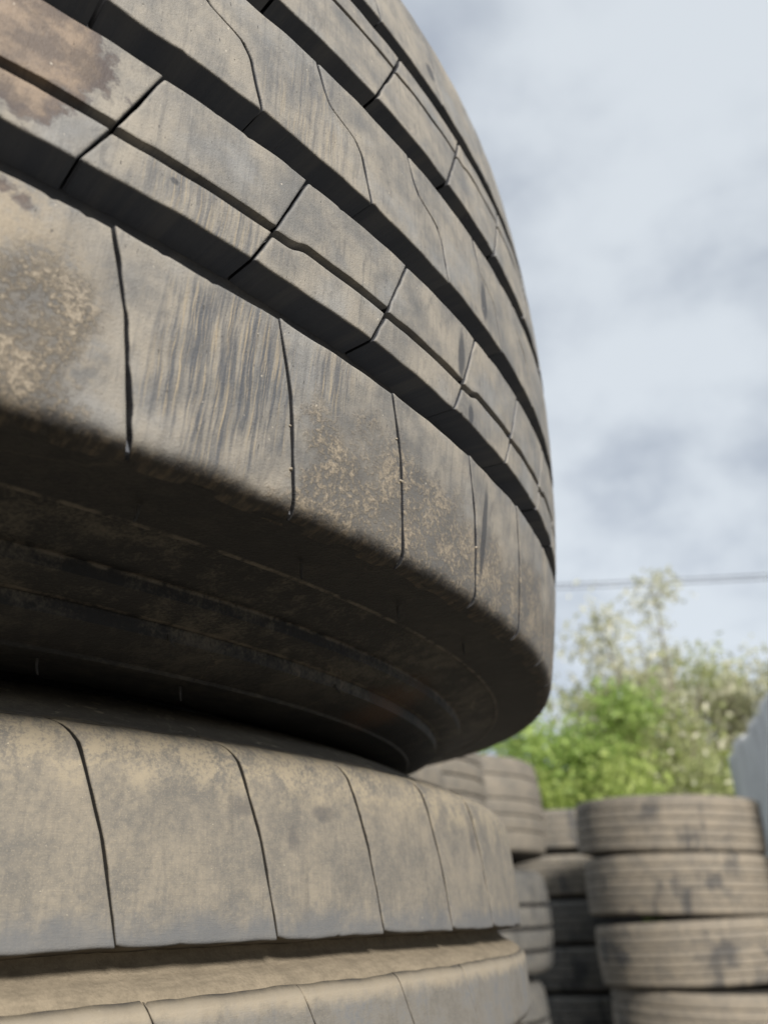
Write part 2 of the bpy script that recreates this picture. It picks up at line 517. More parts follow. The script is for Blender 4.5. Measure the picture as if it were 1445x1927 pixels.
def mat_far_tread(name, tan, grey, dark, cover):
    """dusty tread of the background tyres with dark wet-looking patches"""
    m, t = new_mat(name)
    uv, u, v = uvw(t)
    wear = t.n('ShaderNodeAttribute', attribute_name='wear').outputs['Fac']
    oi = t.n('ShaderNodeObjectInfo').outputs['Random']
    p = t.n('ShaderNodeVectorMath', {0: uv, 1: t.n('ShaderNodeCombineXYZ', {0: t.math('MULTIPLY', oi, 37.0), 1: t.math('MULTIPLY', oi, 91.0), 2: 0.0}).outputs[0]}, operation='ADD').outputs[0]
    big = t.noise(p, 4.2, 5, .6, sc=(1, .8, 1))
    mid = t.noise(p, 45, 5, .65)
    drip = t.noise(p, 1, 4, .6, sc=(13, 3, 1))
    col = t.mix(t.ramp(t.math('ADD', t.math('MULTIPLY', mid, .6), t.math('MULTIPLY', t.noise(p, 11, 4, .6, off=(5, 5, 0)), .4)), .40, .60), grey, tan)
    dk = t.ramp(t.math('ADD', t.math('MULTIPLY', big, .65), t.math('MULTIPLY', drip, .35)), .57 - cover, .66 - cover)
    col = t.mix(t.math('MULTIPLY', dk, .78), col, dark)
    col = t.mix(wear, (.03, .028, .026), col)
    finish(t, col, .8, mid, .3, .002, .4)
    return m


M_TOP = mat_top_tread()
M_LOW = mat_low_tread()
def mat_under():
    m, t = new_mat('dark_sidewall_rubber')
    uv, u, v = uvw(t)
    tc = t.n('ShaderNodeTexCoord').outputs['Object']
    big = t.noise(tc, 18, 6, .65)
    mid = t.noise(tc, 130, 7, .72)
    fin = t.noise(tc, 800, 3, .65)
    crk = t.ramp(t.math('ABSOLUTE', t.math('SUBTRACT', t.noise(tc, 17, 4, .55, off=(3, 3, 3), dist=1.2), .5)), .007, .001)
    f = t.math('ADD', t.math('MULTIPLY', big, .35), t.math('ADD', t.math('MULTIPLY', mid, .4), t.math('MULTIPLY', fin, .25)))
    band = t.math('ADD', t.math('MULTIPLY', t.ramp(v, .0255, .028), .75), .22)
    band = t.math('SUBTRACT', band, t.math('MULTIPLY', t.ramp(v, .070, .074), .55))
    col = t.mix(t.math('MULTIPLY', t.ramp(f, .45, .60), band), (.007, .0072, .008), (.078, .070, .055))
    col = t.mix(t.math('MULTIPLY', t.math('MULTIPLY', crk, band), t.ramp(big, .52, .6)), col, (.12, .10, .075))
    for a in (.0262, .0492, .0665):          # lit edge line painted along each moulded ridge
        e = t.ramp(t.math('ABSOLUTE', t.math('SUBTRACT', v, a)), .0013, .0004)
        col = t.mix(t.math('MULTIPLY', e, t.ramp(mid, .38, .6)), col, (.115, .10, .078))
    d = t.n('ShaderNodeVectorMath', {0: tc, 1: (.411, -.155, -.162)}, operation='DISTANCE').outputs['Value']
    d = t.math('ADD', d, t.math('MULTIPLY', t.math('SUBTRACT', mid, .5), .05))
    col = t.mix(t.math('MULTIPLY', t.ramp(d, .030, .004), .75), col, (.075, .038, .018))
    finish(t, col, .62, t.math('ADD', t.math('MULTIPLY', mid, .6), t.math('MULTIPLY', fin, .4)), .4, .0014, .7)
    return m


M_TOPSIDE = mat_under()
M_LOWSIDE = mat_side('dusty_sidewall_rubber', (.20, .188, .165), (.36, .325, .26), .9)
M_LINER = mat_plain('inner_liner_rubber', (.018, .018, .018), (.04, .037, .033), 30)
M_HAIR = mat_plain('vent_hair_rubber', (.030, .030, .030), (.055, .053, .05), 300)
def mat_dust():
    m, t = new_mat('groove_dust')
    uv, u, v = uvw(t)
    a = t.noise(uv, 1, 6, .65, sc=(55, 240, 1))
    b = t.noise(uv, 700, 4, .65)
    c = t.noise(uv, 130, 6, .65)
    f = t.math('ADD', t.math('MULTIPLY', a, .4), t.math('ADD', t.math('MULTIPLY', b, .25), t.math('MULTIPLY', c, .35)))
    col = t.mix(t.ramp(f, .38, .62), (.150, .126, .092), (.225, .188, .135))
    finish(t, col, .95, t.math('ADD', b, c), .1, .0006, .6)
    return m


M_DUST = mat_dust()


# ---------------------------------------------------------------- the two tyres in front
def crown(R, ik):
    return lambda z: R - ik * z * z / 2


def arc_path(z0, z1, rf, n=12):
    z = np.linspace(z0, z1, n)
    return np.stack([z, rf(z)], -1)


def liner_profile(zb, zs, rb, rs):
    """inside of the carcass between the two beads"""
    return [(-zb, rb), (-zb + .004, rb + .03), (-zs, rb + .10), (-zs + .004, rs - .03), (-zs * .6, rs), (0, rs + .004), (zs * .6, rs), (zs - .004, rs - .03), (zs, rb + .10), (zb - .004, rb + .03), (zb, rb)]


def hair(parent, th, r, z, length, lean, mat):
    mb = MB()
    n = 7
    s = np.linspace(0, 1, n)[:, None]
    a = np.linspace(0, 2 * np.pi, 6, endpoint=False)[None, :]
    base = np.array([r * math.cos(th), r * math.sin(th), z])
    rad_ = np.array([math.cos(th), math.sin(th), 0])
    tan_ = np.array([-math.sin(th), math.cos(th), 0])
    ctr = base + s * np.array([0, 0, -length]) + (s ** 2) * (rad_ * lean[0] + tan_ * lean[1]) * length
    rr = .0006 * (1 - .5 * s)
    P = ctr[:, None, :] + rr[..., None] * (np.cos(a)[..., None] * rad_ + np.sin(a)[..., None] * tan_)
    P = np.concatenate([P, P[:, :1]], 1)
    mb.grid(P)
    return mb.build('vent_hair', mat, parent)


def build_top_tyre():
    root = empty('truck_tyre', frame((-.40857, .51613, .26514), .021546, -.046192))
    RR = .52
    rf = crown(RR, 1.17865)
    G = .0125
    full = lambda s: G + 0 * s
    mb = MB()
    # --- lower shoulder rib (path runs downward and over the edge)
    zs = list(np.linspace(-.0895, -.137, 12))
    path = [(z, rf(z)) for z in zs] + [(-.1390, .5083), (-.1406, .5073), (-.1419, .5056), (-.1427, .5033), (-.1432, .5005)]
    K1 = [-53.3, -47.62, -41.98, -36.37, -30.58, -24.88, -19.08, -13.4, -7.7, -2.0]

    def off1(s):
        return np.interp(s, [0, .35, .8, 1], [0, .85, 1.55, 2.0])
    dep1 = lambda s: np.interp(s, [0, .1, .6, .88, .97, 1], [G, .011, .008, .004, .0012, .0004])
    sw1 = lambda s: np.interp(s, [0, .3, .9, 1], [.00045, .0006, .0007, .0002])
    block_rib(mb, path, spread_thetas(K1, 64), off1, sw1, dep1, RR, bump=(-.0011, 0), open_hi=False, vary=([-42, -28, -18, 0], [1, 1.9, 2.6, 2.6]), ue=.0006)
    # --- second rib with a thin groove
    path = arc_path(-.0762, -.0360, rf)
    K2 = [-58.6, -53.0, -47.05, -41.49, -35.98, -30.3, -24.82, -19.2, -13.6, -8.0]

    def off2(s):
        return np.interp(s, [0, .33, 1], [-1.80, -1.15, 0])
    block_rib(mb, path, spread_thetas(K2, 64), off2, .00042, full, RR, vary=([-42, -30, -20, 0], [1, 1.7, 2.2, 2.2]), notch=(.0140, .0034, .0045), bump=(.0006, -.0004))
    # --- centre rib with S-shaped sipes
    path = arc_path(-.0232, .0187, rf)
    K3 = [-58.0, -52.3, -46.75, -41.35, -35.85, -30.05, -24.5, -18.9, -13.3, -7.7]

    def off3(s):
        z = -.0232 + s * .0419
        return np.interp(z, [-.0232, -.0205, -.012, -.006, -.001, .003, .008, .0187], [3.15, 3.05, 2.72, 2.5, 2.05, .75, .42, 0])
    block_rib(mb, path, spread_thetas(K3, 64), off3, .0006, full, RR, vary=([-42, -36, -28, 0], [1, 1.2, 1.7, 1.7]), bump=(.0008, .0002))
    # --- fourth rib, thin groove
    path = arc_path(.0325, .0756, rf)
    K4 = [-60.5, -54.9, -49.3, -43.5, -37.95, -32.4, -26.9, -21.3, -15.7, -10]

    def off4(s):
        return np.interp(s, [0, .7, 1], [0, 1.5, 2.1])
    block_rib(mb, path, spread_thetas(K4, 64), off4, .0005, full, RR, vary=([-42, -36, -28, 0], [1, 1.4, 2, 2]), notch=(.0300, .0026, .004), bump=(.0005, .0003))
    # --- far shoulder rib
    zs = list(np.linspace(.0886, .137, 12))
    path = [(z, rf(z)) for z in zs] + [(.1390, .5083), (.1406, .5073), (.1419, .5056), (.1427, .5033), (.1432, .5005)]
    K5 = [-54.0, -48.4, -42.6, -37.05, -31.65, -25.8, -20.2, -14.6]

    def off5(s):
        return np.interp(s, [0, .35, 1], [0, -.4, -1.5])
    block_rib(mb, path, spread_thetas(K5, 64), off5, sw1, dep1, RR, bump=(.0009, 0), open_hi=False)
    # --- groove floor, one skin under the blocks
    z = np.linspace(-.1, .1, 50)
    lowp = [(-.1432, .4990), (-.1425, .5020), (-.141, .5043), (-.137, .5040), (-.12, .5005), (-.1, rf(.1) - G)]
    prof = lowp + [(a, rf(a) - G) for a in z[1:-1]] + [(-a, b) for a, b in lowp[::-1]]
    revolve(mb, prof, 360, RR, 0.0)
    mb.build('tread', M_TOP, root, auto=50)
    # --- sidewalls with moulded ledges
    sw = [(-.1426, .5034), (-.14325, .5005), (-.1440, .4940), (-.1448, .4860), (-.1453, .4800), (-.1458, .4785), (-.1464, .4772), (-.1459, .4760), (-.1475, .4690), (-.1502, .4620), (-.1513, .4568)]
    sw2 = [(-.1513, .4568), (-.1515, .4556), (-.1557, .4550), (-.1561, .4541), (-.1586, .4455), (-.1592, .4418), (-.1594, .4408), (-.1638, .4402), (-.1642, .4392), (-.1668, .4325), (-.1690, .4250), (-.1693, .4238), (-.1705, .4230), (-.1708, .4200), (-.171, .405), (-.1695, .385), (-.164, .360), (-.154, .335), (-.140, .315), (-.122, .302), (-.112, .297), (-.108, .294), (-.106, .289), (-.1065, .285), (-.103, .2835)]
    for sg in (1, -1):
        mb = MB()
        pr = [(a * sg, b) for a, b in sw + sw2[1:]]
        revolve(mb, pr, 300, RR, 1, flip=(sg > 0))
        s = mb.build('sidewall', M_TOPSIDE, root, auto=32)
    mb = MB()
    revolve(mb, liner_profile(.103, .150, .2835, .478), 160, RR, flip=True)
    mb.build('inner_liner', M_LINER, root)
    # --- rubber vent hairs under the shoulder and on the ledges
    rg = random.Random(4)
    for deg in (-51.3, -44.3, -37.6, -31.4, -24.6):
        hair(root, R_(deg), .4875, -.1453, .0052, (.2, rg.uniform(-.3, .2)), M_HAIR)
    for deg in (-47.8, -39.0, -27.5):
        hair(root, R_(deg), .4405, -.1622, .004, (.6, rg.uniform(-.5, .4)), M_HAIR)
    for deg in (-54.0, -49.5, -43.0, -35.5):
        hair(root, R_(deg), .4150, -.1708, .0055, (.4, rg.uniform(-.3, .3)), M_HAIR)
    return root


def build_low_tyre():
    """origin of the thing: the upper rim of its tread; its middle lies .135 below"""
    root = empty('truck_tyre', frame((-.47267, .65814, .04714), -.01632, .00671))
    RR = .5584
    ZM = -.136
    mb = MB()
    K1 = [-60.6, -54.3, -48.0, -41.8, -35.65, -29.45, -23.3, -16.4, -10.1, -3.8, 2.5]
    corner = [(-.0008, .5530), (.0012, .5507), (.0026, .5476), (.0044, .5425)]

    def off1(s):
        return np.interp(s, [0, .42, .78, .9, 1], [2.6, 1.75, .75, .12, -.3])
    G = .0185
    dep1 = lambda s: np.interp(s, [0, .15, .55, .85, .95, 1], [G, .010, .007, .004, .0018, .0004])
    sw1 = lambda s: np.interp(s, [0, .25, .6, .88, 1], [.0005, .0007, .0009, .0012, .0003])
    for sg in (1, -1):
        path = [(z, .5584 - .85 * (z + .0623) ** 2) for z in np.linspace(-.0623, -.0105, 10)]
        path += [(-.0065, .5554), (-.0032, .5545)] + corner
        if sg > 0:
            block_rib(mb, path, spread_thetas(K1, 57), off1, sw1, dep1, RR, edge=.0012, bump=(.0014, 0), open_hi=False, vary=([-48, -40, -28, -18, 0], [.6, .75, 1.3, 2.1, 2.2]))
        else:
            p2 = [(2 * ZM - a, b) for a, b in path]
            block_rib(mb, p2, spread_thetas(K1, 57), off1, sw1, dep1, RR, edge=.0012, bump=(0, 0), open_hi=False, vis=(500, 501))
    # ribs between the grooves
    rf = lambda z: .5602 - .36 * (z - ZM) ** 2
    K2 = [-62.8, -56.7, -50.6, -44.4, -38.2, -32.4, -26.3, -20.2, -14.1, -8]
    off = lambda s: np.interp(s, [0, 1], [2.0, 0])
    edges = [(-.1080, -.0752), (-.1500, -.1220), (-.1955, -.1640)]
    for i, (a, b) in enumerate(edges):
        block_rib(mb, arc_path(a, b, rf), spread_thetas([k + i * 1.7 for k in K2], 59), off, .00025, lambda s: .0095 + 0 * s, RR, edge=.0040)
    # groove floors
    q = []
    for z in np.linspace(2 * ZM + .0623, -.0623, 60):
        q.append((z, rf(z) - (.0095 if -.195 < z < -.0752 else .0225)))
    low = [(-.0623, .5380), (-.05, .5490), (-.03, .5490), (-.0105, .5500), (-.003, .5490), (.0000, .5470), (.0020, .5440), (.0038, .5410)]
    revolve(mb, [(2 * ZM - a, b) for a, b in low[::-1]] + q[1:-1] + low, 360, RR, 0.0)
    mb.build('tread', M_LOW, root, auto=55)
    # dust lying in the groove as a sloping fillet
    mb = MB()
    fil = fine([(-.0612, .5428), (-.0638, .5422), (-.0665, .5434), (-.0691, .5468), (-.0714, .5514), (-.0737, .5547), (-.0762, .5568), (-.0788, .5579), (-.0810, .5579)], .0010)
    n = 500
    th = np.linspace(0, 2 * np.pi, n, endpoint=False)[:, None]
    f = np.array(fil)
    ar = np.r_[0, np.cumsum(np.hypot(*np.diff(f, axis=0).T))]
    wv = sum(.00016 * np.sin(k * th * 9 + k * k) for k in (1, 3, 5, 9, 14)) * np.interp(ar / ar[-1], [0, .3, .7, 1], [.5, 1, 1, .3])[None]
    mb.grid(cyl(th, f[None, :, 1] + wv, f[None, :, 0] + 0 * th), np.stack([np.broadcast_to(th * RR, wv.shape), np.broadcast_to(ar, wv.shape)], -1), np.ones(wv.shape), wrap=True)
    mb.build('groove_dust', M_DUST, root)
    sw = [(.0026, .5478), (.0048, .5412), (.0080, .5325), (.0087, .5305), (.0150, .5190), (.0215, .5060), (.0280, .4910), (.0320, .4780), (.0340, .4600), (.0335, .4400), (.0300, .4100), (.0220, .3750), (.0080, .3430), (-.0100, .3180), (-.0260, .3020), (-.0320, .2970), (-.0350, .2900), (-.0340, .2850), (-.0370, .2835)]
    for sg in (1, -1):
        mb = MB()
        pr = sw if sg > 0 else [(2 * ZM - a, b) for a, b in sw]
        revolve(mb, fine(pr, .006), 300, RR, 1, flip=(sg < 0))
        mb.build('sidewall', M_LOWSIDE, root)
    mb = MB()
    revolve(mb, [(a + ZM, b) for a, b in liner_profile(.100, .145, .2835, .515)], 160, RR, flip=True)
    mb.build('inner_liner', M_LINER, root)
    return root


TOP = build_top_tyre()


def grit(pts):
    """sand grains stuck in the shoulder cuts of the upper tyre: (angle, height on the tread, size)"""
    M = TOP.matrix_world
    rg = np.random.default_rng(3)
    m = mat_plain('sand_grain', (.20, .175, .135), (.32, .28, .22), 900, .9)
    for deg, z, sz in pts:
        r = .52 - .5893 * z * z + .0001
        mb = MB()
        a = np.linspace(0, 2 * np.pi, 9)[None, :]
        b = np.linspace(.02, np.pi - .02, 6)[:, None]
        k = sz * (1 + .22 * np.sin(3 * a + rg.uniform(0, 6)) * np.sin(b) + .15 * np.cos(2 * b + rg.uniform(0, 6)))
        mb.grid(np.stack([k * np.sin(b) * np.cos(a), k * np.sin(b) * np.sin(a), .8 * k * np.cos(b)], -1), flip=True)
        o = mb.build('sand_grain', m)
        o.location = M @ Vector((r * math.cos(R_(deg)), r * math.sin(R_(deg)), z))
        tag(o, 'tiny pale sand grain stuck in a shoulder cut of the huge overhanging tyre', 'grit', 'sand grains in the shoulder cuts')


bpy.context.view_layer.update()
grit([(-41.02, -.119, .0004), (-40.72, -.131, .0006), (-35.45, -.117, .0007), (-35.95, -.104, .0004), (-29.45, -.122, .0006)])
tag(TOP, 'huge worn tyre with deep grooves overhanging the foreground, top of the near stack', 'tyre', 'tyres in the near stack')
LOW = build_low_tyre()
tag(LOW, 'dusty tan tyre in the foreground, directly beneath the huge overhanging tyre', 'tyre', 'tyres in the near stack')


# ---------------------------------------------------------------- tyres of the background stacks
def far_tyre(name, R, W, grooves, depth, gw, mat, side, round_=.03, crownk=.25):
    root = empty(name, loc=(0, 0, 0))
    hw = W / 2 - .012
    rf = lambda z: R - crownk * z * z * 2
    pts = []
    es = sorted(grooves)
    z = -(hw - round_)
    prof, wear = [], []

    def put(a, b, wv):
        prof.append((a, b))
        wear.append(wv)
    for k in range(6):                       # lower shoulder rounding
        a = math.pi / 2 * k / 5
        put(-(hw - round_) - round_ * math.cos(a), rf(hw - round_) - round_ * .8 + round_ * .8 * math.sin(a), 1)
    for g in es:
        for s in np.linspace(prof[-1][0] + .004, g - gw / 2 - .003, 3):
            put(s, rf(s), 1)
        put(g - gw / 2, rf(g) - .001, 1)
        put(g - gw / 2 + .0005, rf(g) - depth, 0)
        put(g + gw / 2 - .0005, rf(g) - depth, 0)
        put(g + gw / 2, rf(g) - .001, 1)
    for s in np.linspace(prof[-1][0] + .003, hw - round_ - .003, 3):
        put(s, rf(s), 1)
    for k in range(6):
        a = math.pi / 2 * (1 - k / 5)
        put((hw - round_) + round_ * math.cos(a), rf(hw - round_) - round_ * .8 + round_ * .8 * math.sin(a), 1)
    mb = MB()
    p = np.array(prof)
    th = np.linspace(0, 2 * np.pi, 120, endpoint=False)[:, None]
    r = p[None, :, 1] + .0012 * np.sin(th * 5 + 1) + .0008 * np.sin(th * 11)
    mb.grid(cyl(th, r, p[None, :, 0]), np.stack([np.broadcast_to(th * R, r.shape), np.broadcast_to(p[None, :, 0], r.shape)], -1),
            np.broadcast_to(np.array(wear, float)[None], r.shape), wrap=True)
    mb.build('tread', mat, root, auto=40)
    re_ = rf(hw - round_) - round_ * .8
    for sg in (1, -1):
        pr = fine([(hw * sg, re_ + .002), ((hw + .004) * sg, re_ - .02), ((hw + .011) * sg, re_ - .06), ((hw + .012) * sg, re_ - .085), ((hw + .004) * sg, re_ - .12), ((hw - .02) * sg, re_ - .155), ((hw - .035) * sg, .292), ((hw - .04) * sg, .285)], .02)
        mb = MB()
        revolve(mb, pr, 96, R, 1, flip=(sg < 0))
        mb.build('sidewall', side, root)
    mb = MB()
    revolve(mb, [(a * (hw - .03) / .103, b) for a, b in liner_profile(.103, .13, .285, R - .04)], 72, R, flip=True)
    mb.build('inner_liner', M_LINER, root)
    return root


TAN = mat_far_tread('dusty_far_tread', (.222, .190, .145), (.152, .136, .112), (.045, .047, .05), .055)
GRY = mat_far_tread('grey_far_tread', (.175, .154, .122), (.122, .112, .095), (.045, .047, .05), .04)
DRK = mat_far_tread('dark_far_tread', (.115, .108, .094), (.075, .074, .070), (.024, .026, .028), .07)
SIDE_F = mat_side('far_sidewall_rubber', (.035, .034, .033), (.10, .088, .068), .8)
MAINM = GRY

protos = {
    'four': far_tyre('truck_tyre', .49, .285, [-.075, -.028, .022, .070], .011, .0052, TAN, SIDE_F, .020, .15),
    'six': far_tyre('truck_tyre', .49, .300, [-.092, -.060, -.022, .020, .044, .086], .011, .0048, TAN, SIDE_F, .022, .2),
    'wide': far_tyre('truck_tyre', .515, .372, [-.10, -.045, .012, .10], .008, .0050, GRY, SIDE_F, .024),
    'dark': far_tyre('truck_tyre', .515, .372, [-.097, -.024, .053], .018, .014, DRK, SIDE_F, .05, .3),
    'plain': far_tyre('truck_tyre', .49, .268, [-.065, -.02, .025, .07], .011, .006, GRY, SIDE_F, .03),
    'left': far_tyre('truck_tyre', .475, .288, [-.07, -.02, .03, .08], .011, .006, GRY, SIDE_F, .026),
    'black': far_tyre('truck_tyre', .49, .268, [-.065, -.02, .025, .07], .010, .0060, DRK, SIDE_F, .03),
}
used = set()
rgs = random.Random(11)


def place(kind, x, y, z, tilt, label, group):
    """z: middle height over the ground"""
    o = protos[kind] if kind not in used else copy_thing(protos[kind])
    used.add(kind)
    o.location = (x, y, z)
    o.rotation_euler = (R_(tilt[0]), R_(tilt[1]), rgs.uniform(0, 6.28))
    tag(o, label, 'tyre', group)
    return o


HID_L = 'worn tyre low in its stack, out of sight below or behind other tyres'
HID_G = 'hidden tyres at the foot of the stacks'


def stack(x, y, rows, group):
    """rows from the top: (kind, z_low, z_high relative to the camera, dx, tilt, label)"""
    for kind, zl, zh, dx, tilt, label in rows:
        place(kind, x + dx, y, H + (zl + zh) / 2, tilt, label or HID_L, group if label else HID_G)


G_R, G_B, G_M, G_P = 'tyres in the right background stack', 'tyres in the background stack beside the near stack', 'tyres in the far middle stack', 'tyres of the two stacks close behind the near stack'
stack(1.524, 4.762, [
    ('four', .265, .548, .0, (-.6, -2.2), 'tan dusty truck tyre with dark blotches, topmost of the right background stack'),
    ('six', -.028, .260, .012, (-.3, -1.5), 'finely ribbed tan truck tyre, second from the top of the right background stack'),
    ('six', -.333, -.030, .030, (.0, -1.8), 'finely ribbed tan tyre, third from the top of the right background stack'),
    ('four', -.620, -.335, .070, (.3, -1.6), 'dusty tyre cut by the picture bottom, fourth down in the right background stack'),
    ('six', -.920, -.640, .03, (0, .6), None),
    ('four', -1.210, -.925, .02, (0, -.5), None),
    ('six', -1.500, -1.215, .0, (0, 0), None)], G_R)
stack(.107, 3.6, [
    ('wide', .190, .556, .010, (1.0, 1.2), 'tall dusty tan tyre topmost of the stack just right of the near tyres'),
    ('dark', -.206, .166, .0, (0, .5), 'dark round-shouldered tyre with three wide grooves, under the tall tan tyre'),
    ('dark', -.580, -.208, -.045, (0, -.5), 'dark round-shouldered tyre at the bottom edge of the picture, third in its stack'),
    ('six', -.880, -.592, .0, (0, 0), None),
    ('six', -1.190, -.902, .01, (0, 0), None),
    ('six', -1.500, -1.212, .0, (0, 0), None)], G_B)
stack(1.2, 6.2, [
    ('plain', .374, .640, .0, (0, -.5), 'dusty grey tyre topmost of the far stack seen between two nearer stacks'),
    ('plain', .100, .366, .01, (0, .6), 'tan tyre second from the top of the far stack between two nearer stacks'),
    ('black', -.175, .092, .0, (0, 0), 'dark tyre third from the top of the far stack between two nearer stacks'),
    ('black', -.430, -.182, .01, (0, .5), 'dark tyre fourth from the top of the far stack between two nearer stacks'),
    ('black', -.705, -.440, .0, (0, 0), 'black tyre lowest in view of the far stack between two nearer stacks'),
    ('plain', -.970, -.710, .0, (0, 0), None),
    ('black', -1.235, -.975, .0, (0, 0), None),
    ('plain', -1.500, -1.242, .0, (0, 0), None)], G_M)
stack(-.356, 1.765, [('left', .002, .290, 0, (0, .6), 'pale dusty tyre peeping over the right end of the near lower tyre')] +
      [('left', .002 - .3004 * (k + 1), .290 - .3004 * (k + 1), 0, (0, 0), None) for k in range(5)], G_P)
stack(-.168, 2.745, [('left', .190, .478, 0, (0, 1.2), 'greyish tyre behind the pale one, just under the right end of the overhanging tyre')] +
      [('left', .190 - .2817 * (k + 1), .478 - .2817 * (k + 1), 0, (0, 0), None) for k in range(6)], G_P)
for k in range(4):                           # what carries the near stack
    place('plain', -.435 + .01 * (k % 2), .65, .155 + .31 * (3 - k) - .002, (0, 0), HID_L, HID_G)

un, vn, nn = basis(.021546, -.046192)           # unseen tyre added above the near stack to keep sun out of the hole
ct = np.array([-.40857, .51613, .26514]) + nn * .306
o = place('plain', ct[0] - .15, ct[1] + .06, ct[2] + H, (0, 0), HID_L.replace('low in its', 'in its').replace('below or ', 'above, added to stop sun shining in '), HID_G + ' and the added sun-blocking top one')
o.rotation_euler = (-.046192 * -1, .021546, .7)

# ---------------------------------------------------------------- ground
m, t = new_mat('dirt_ground')
tc = t.n('ShaderNodeTexCoord').outputs['Object']
a, b = t.noise(tc, 1.3, 6, .6), t.noise(tc, 25, 6, .7)
finish(t, t.mix(t.ramp(b, .35, .65), t.mix(a, (.075, .066, .052), (.11, .095, .072)), (.15, .13, .10)), .95, b, .2, .02, .6)
mb = MB()
gx = np.concatenate([-np.geomspace(900, 8, 14), np.linspace(-7, 7, 57), np.geomspace(8, 900, 14)])
GX, GY = np.meshgrid(gx, gx + 3, indexing='ij')
GZ = -.004 - .012 * (np.sin(GX * 1.7) * np.sin(GY * 2.1) + 1) * (np.abs(GX) < 8)
mb.grid(np.stack([GX, GY, GZ], -1))
tag(mb.build('ground', m), 'bare dusty dirt yard under the tyre stacks', 'ground', kind='structure')

# ---------------------------------------------------------------- corrugated fence on the right
def build_fence():
    A, B = np.array([3.034, 7.402]), np.array([2.18, 3.70])
    L = np.linalg.norm(B - A)
    d = (B - A) / L
    nrm = np.array([d[1], -d[0]])
    root = empty('metal_fence', loc=(A[0], A[1], 0))
    tag(root, 'weathered grey corrugated metal fence of overlapping upright sheets at the right edge', 'fence')
    mt, t = new_mat('weathered_zinc')
    tc = t.n('ShaderNodeTexCoord').outputs['Object']
    n = t.noise(tc, 6, 6, .65, sc=(1, 1, .25))
    n2 = t.noise(tc, 40, 5, .6, sc=(1, 1, .12))
    oi = t.n('ShaderNodeObjectInfo').outputs['Random']
    colr = t.mix(t.ramp(n, .38, .66), (.74, .75, .745), (.58, .585, .58))
    colr = t.mix(t.math('MULTIPLY', t.ramp(n2, .58, .7), .5), colr, (.16, .14, .11))
    colr = t.mix(t.math('MULTIPLY', oi, .55), colr, (.40, .42, .43))
    finish(t, colr, .5, n2, .5, .002, .3)
    rg = random.Random(3)
    w_ = .43
    k, s0 = 0, 0.0
    while s0 < L:
        top = 2.74 + rg.uniform(-.04, .04) + .01 * k
        mb = MB()
        s = np.linspace(s0 - .02, s0 + w_, 50)
        z = np.linspace(.03, top, 8)
        S, Zz = np.meshgrid(s, z, indexing='ij')
        off = .022 * np.sin((S - s0) / .108 * 2 * np.pi) + .010 * (k % 2) + .012 * (Zz / 2.7) * rg.uniform(-1, 1)
        Sx = S + (Zz / 2.7) * rg.uniform(-.012, .012)
        P = np.stack([d[0] * Sx + nrm[0] * off, d[1] * Sx + nrm[1] * off, Zz], -1)
        Q = P + np.array([nrm[0], nrm[1], 0]) * .0012
        mb.grid(P)
        mb.grid(Q, flip=True)
        mb.build('metal_sheet', mt, root)
        s0 += w_
        k += 1
    mw = mat_plain('fence_post_wood', (.14, .11, .08), (.22, .18, .13), 30)
    for sp in np.arange(.1, L, 1.6):
        mb = MB()
        a = np.linspace(0, 2 * np.pi, 11)
        zz_ = np.linspace(-.1, 2.55, 6)
        aa, Zz = np.meshgrid(a, zz_, indexing='ij')
        c = d * sp - nrm * .09
        mb.grid(np.stack([c[0] + .05 * np.cos(aa), c[1] + .05 * np.sin(aa), Zz], -1), flip=True)
        mb.build('post', mw, root)
    for hz in (.6, 2.1):
        mb = MB()
        sec = np.array([[.035, -.04], [.035, .04], [.06, .04], [.06, -.04], [.035, -.04]])
        rows = [[(d[0] * q - nrm[0] * o_, d[1] * q - nrm[1] * o_, hz + z_) for o_, z_ in sec] for q in (0, L)]
        mb.grid(np.array(rows))
        mb.build('rail', mw, root, smooth=False)


build_fence()

# ---------------------------------------------------------------- trees and shrubs
def leaf_mat(name, c1, c2, trans=.5):
    m, t = new_mat(name)
    g = t.n('ShaderNodeNewGeometry').outputs['Random Per Island']
    tc = t.n('ShaderNodeTexCoord').outputs['Object']
    n = t.noise(tc, 1.6, 3, .5)
    f = t.math('ADD', t.math('MULTIPLY', g, .6), t.math('MULTIPLY', n, .4))
    c = t.mix(t.ramp(f, .25, .75), c1, c2)
    p = t.n('ShaderNodeBsdfPrincipled', {'Base Color': c, 'Roughness': .5, 'Specular IOR Level': .35})
    tr = t.n('ShaderNodeBsdfTranslucent', {'Color': t.mix(.5, c, c2)})
    mx = t.n('ShaderNodeMixShader', {0: trans, 1: p.outputs[0], 2: tr.outputs[0]})
    t.n('ShaderNodeOutputMaterial', {0: mx.outputs[0]})
    return m


BARK = mat_plain('bark', (.10, .085, .065), (.19, .165, .13), 25, .9, .004)


def limb(mb, pts, r0, r1, n=6):
    p = np.array(pts)
    k = len(p)
    a = np.linspace(0, 2 * np.pi, n + 1)
    T = np.gradient(p, axis=0)
    T /= np.linalg.norm(T, axis=1)[:, None] + 1e-9
    ref = np.where(np.abs(T[:, 2:3]) > .9, [[1., 0, 0]], [[0, 0, 1.]])
    U = np.cross(T, ref)
    U /= np.linalg.norm(U, axis=1)[:, None]
    V = np.cross(T, U)
    r = np.linspace(r0, r1, k)[:, None, None]
    mb.grid(p[:, None, :] + r * (np.cos(a)[None, :, None] * U[:, None, :] + np.sin(a)[None, :, None] * V[:, None, :]), flip=True)


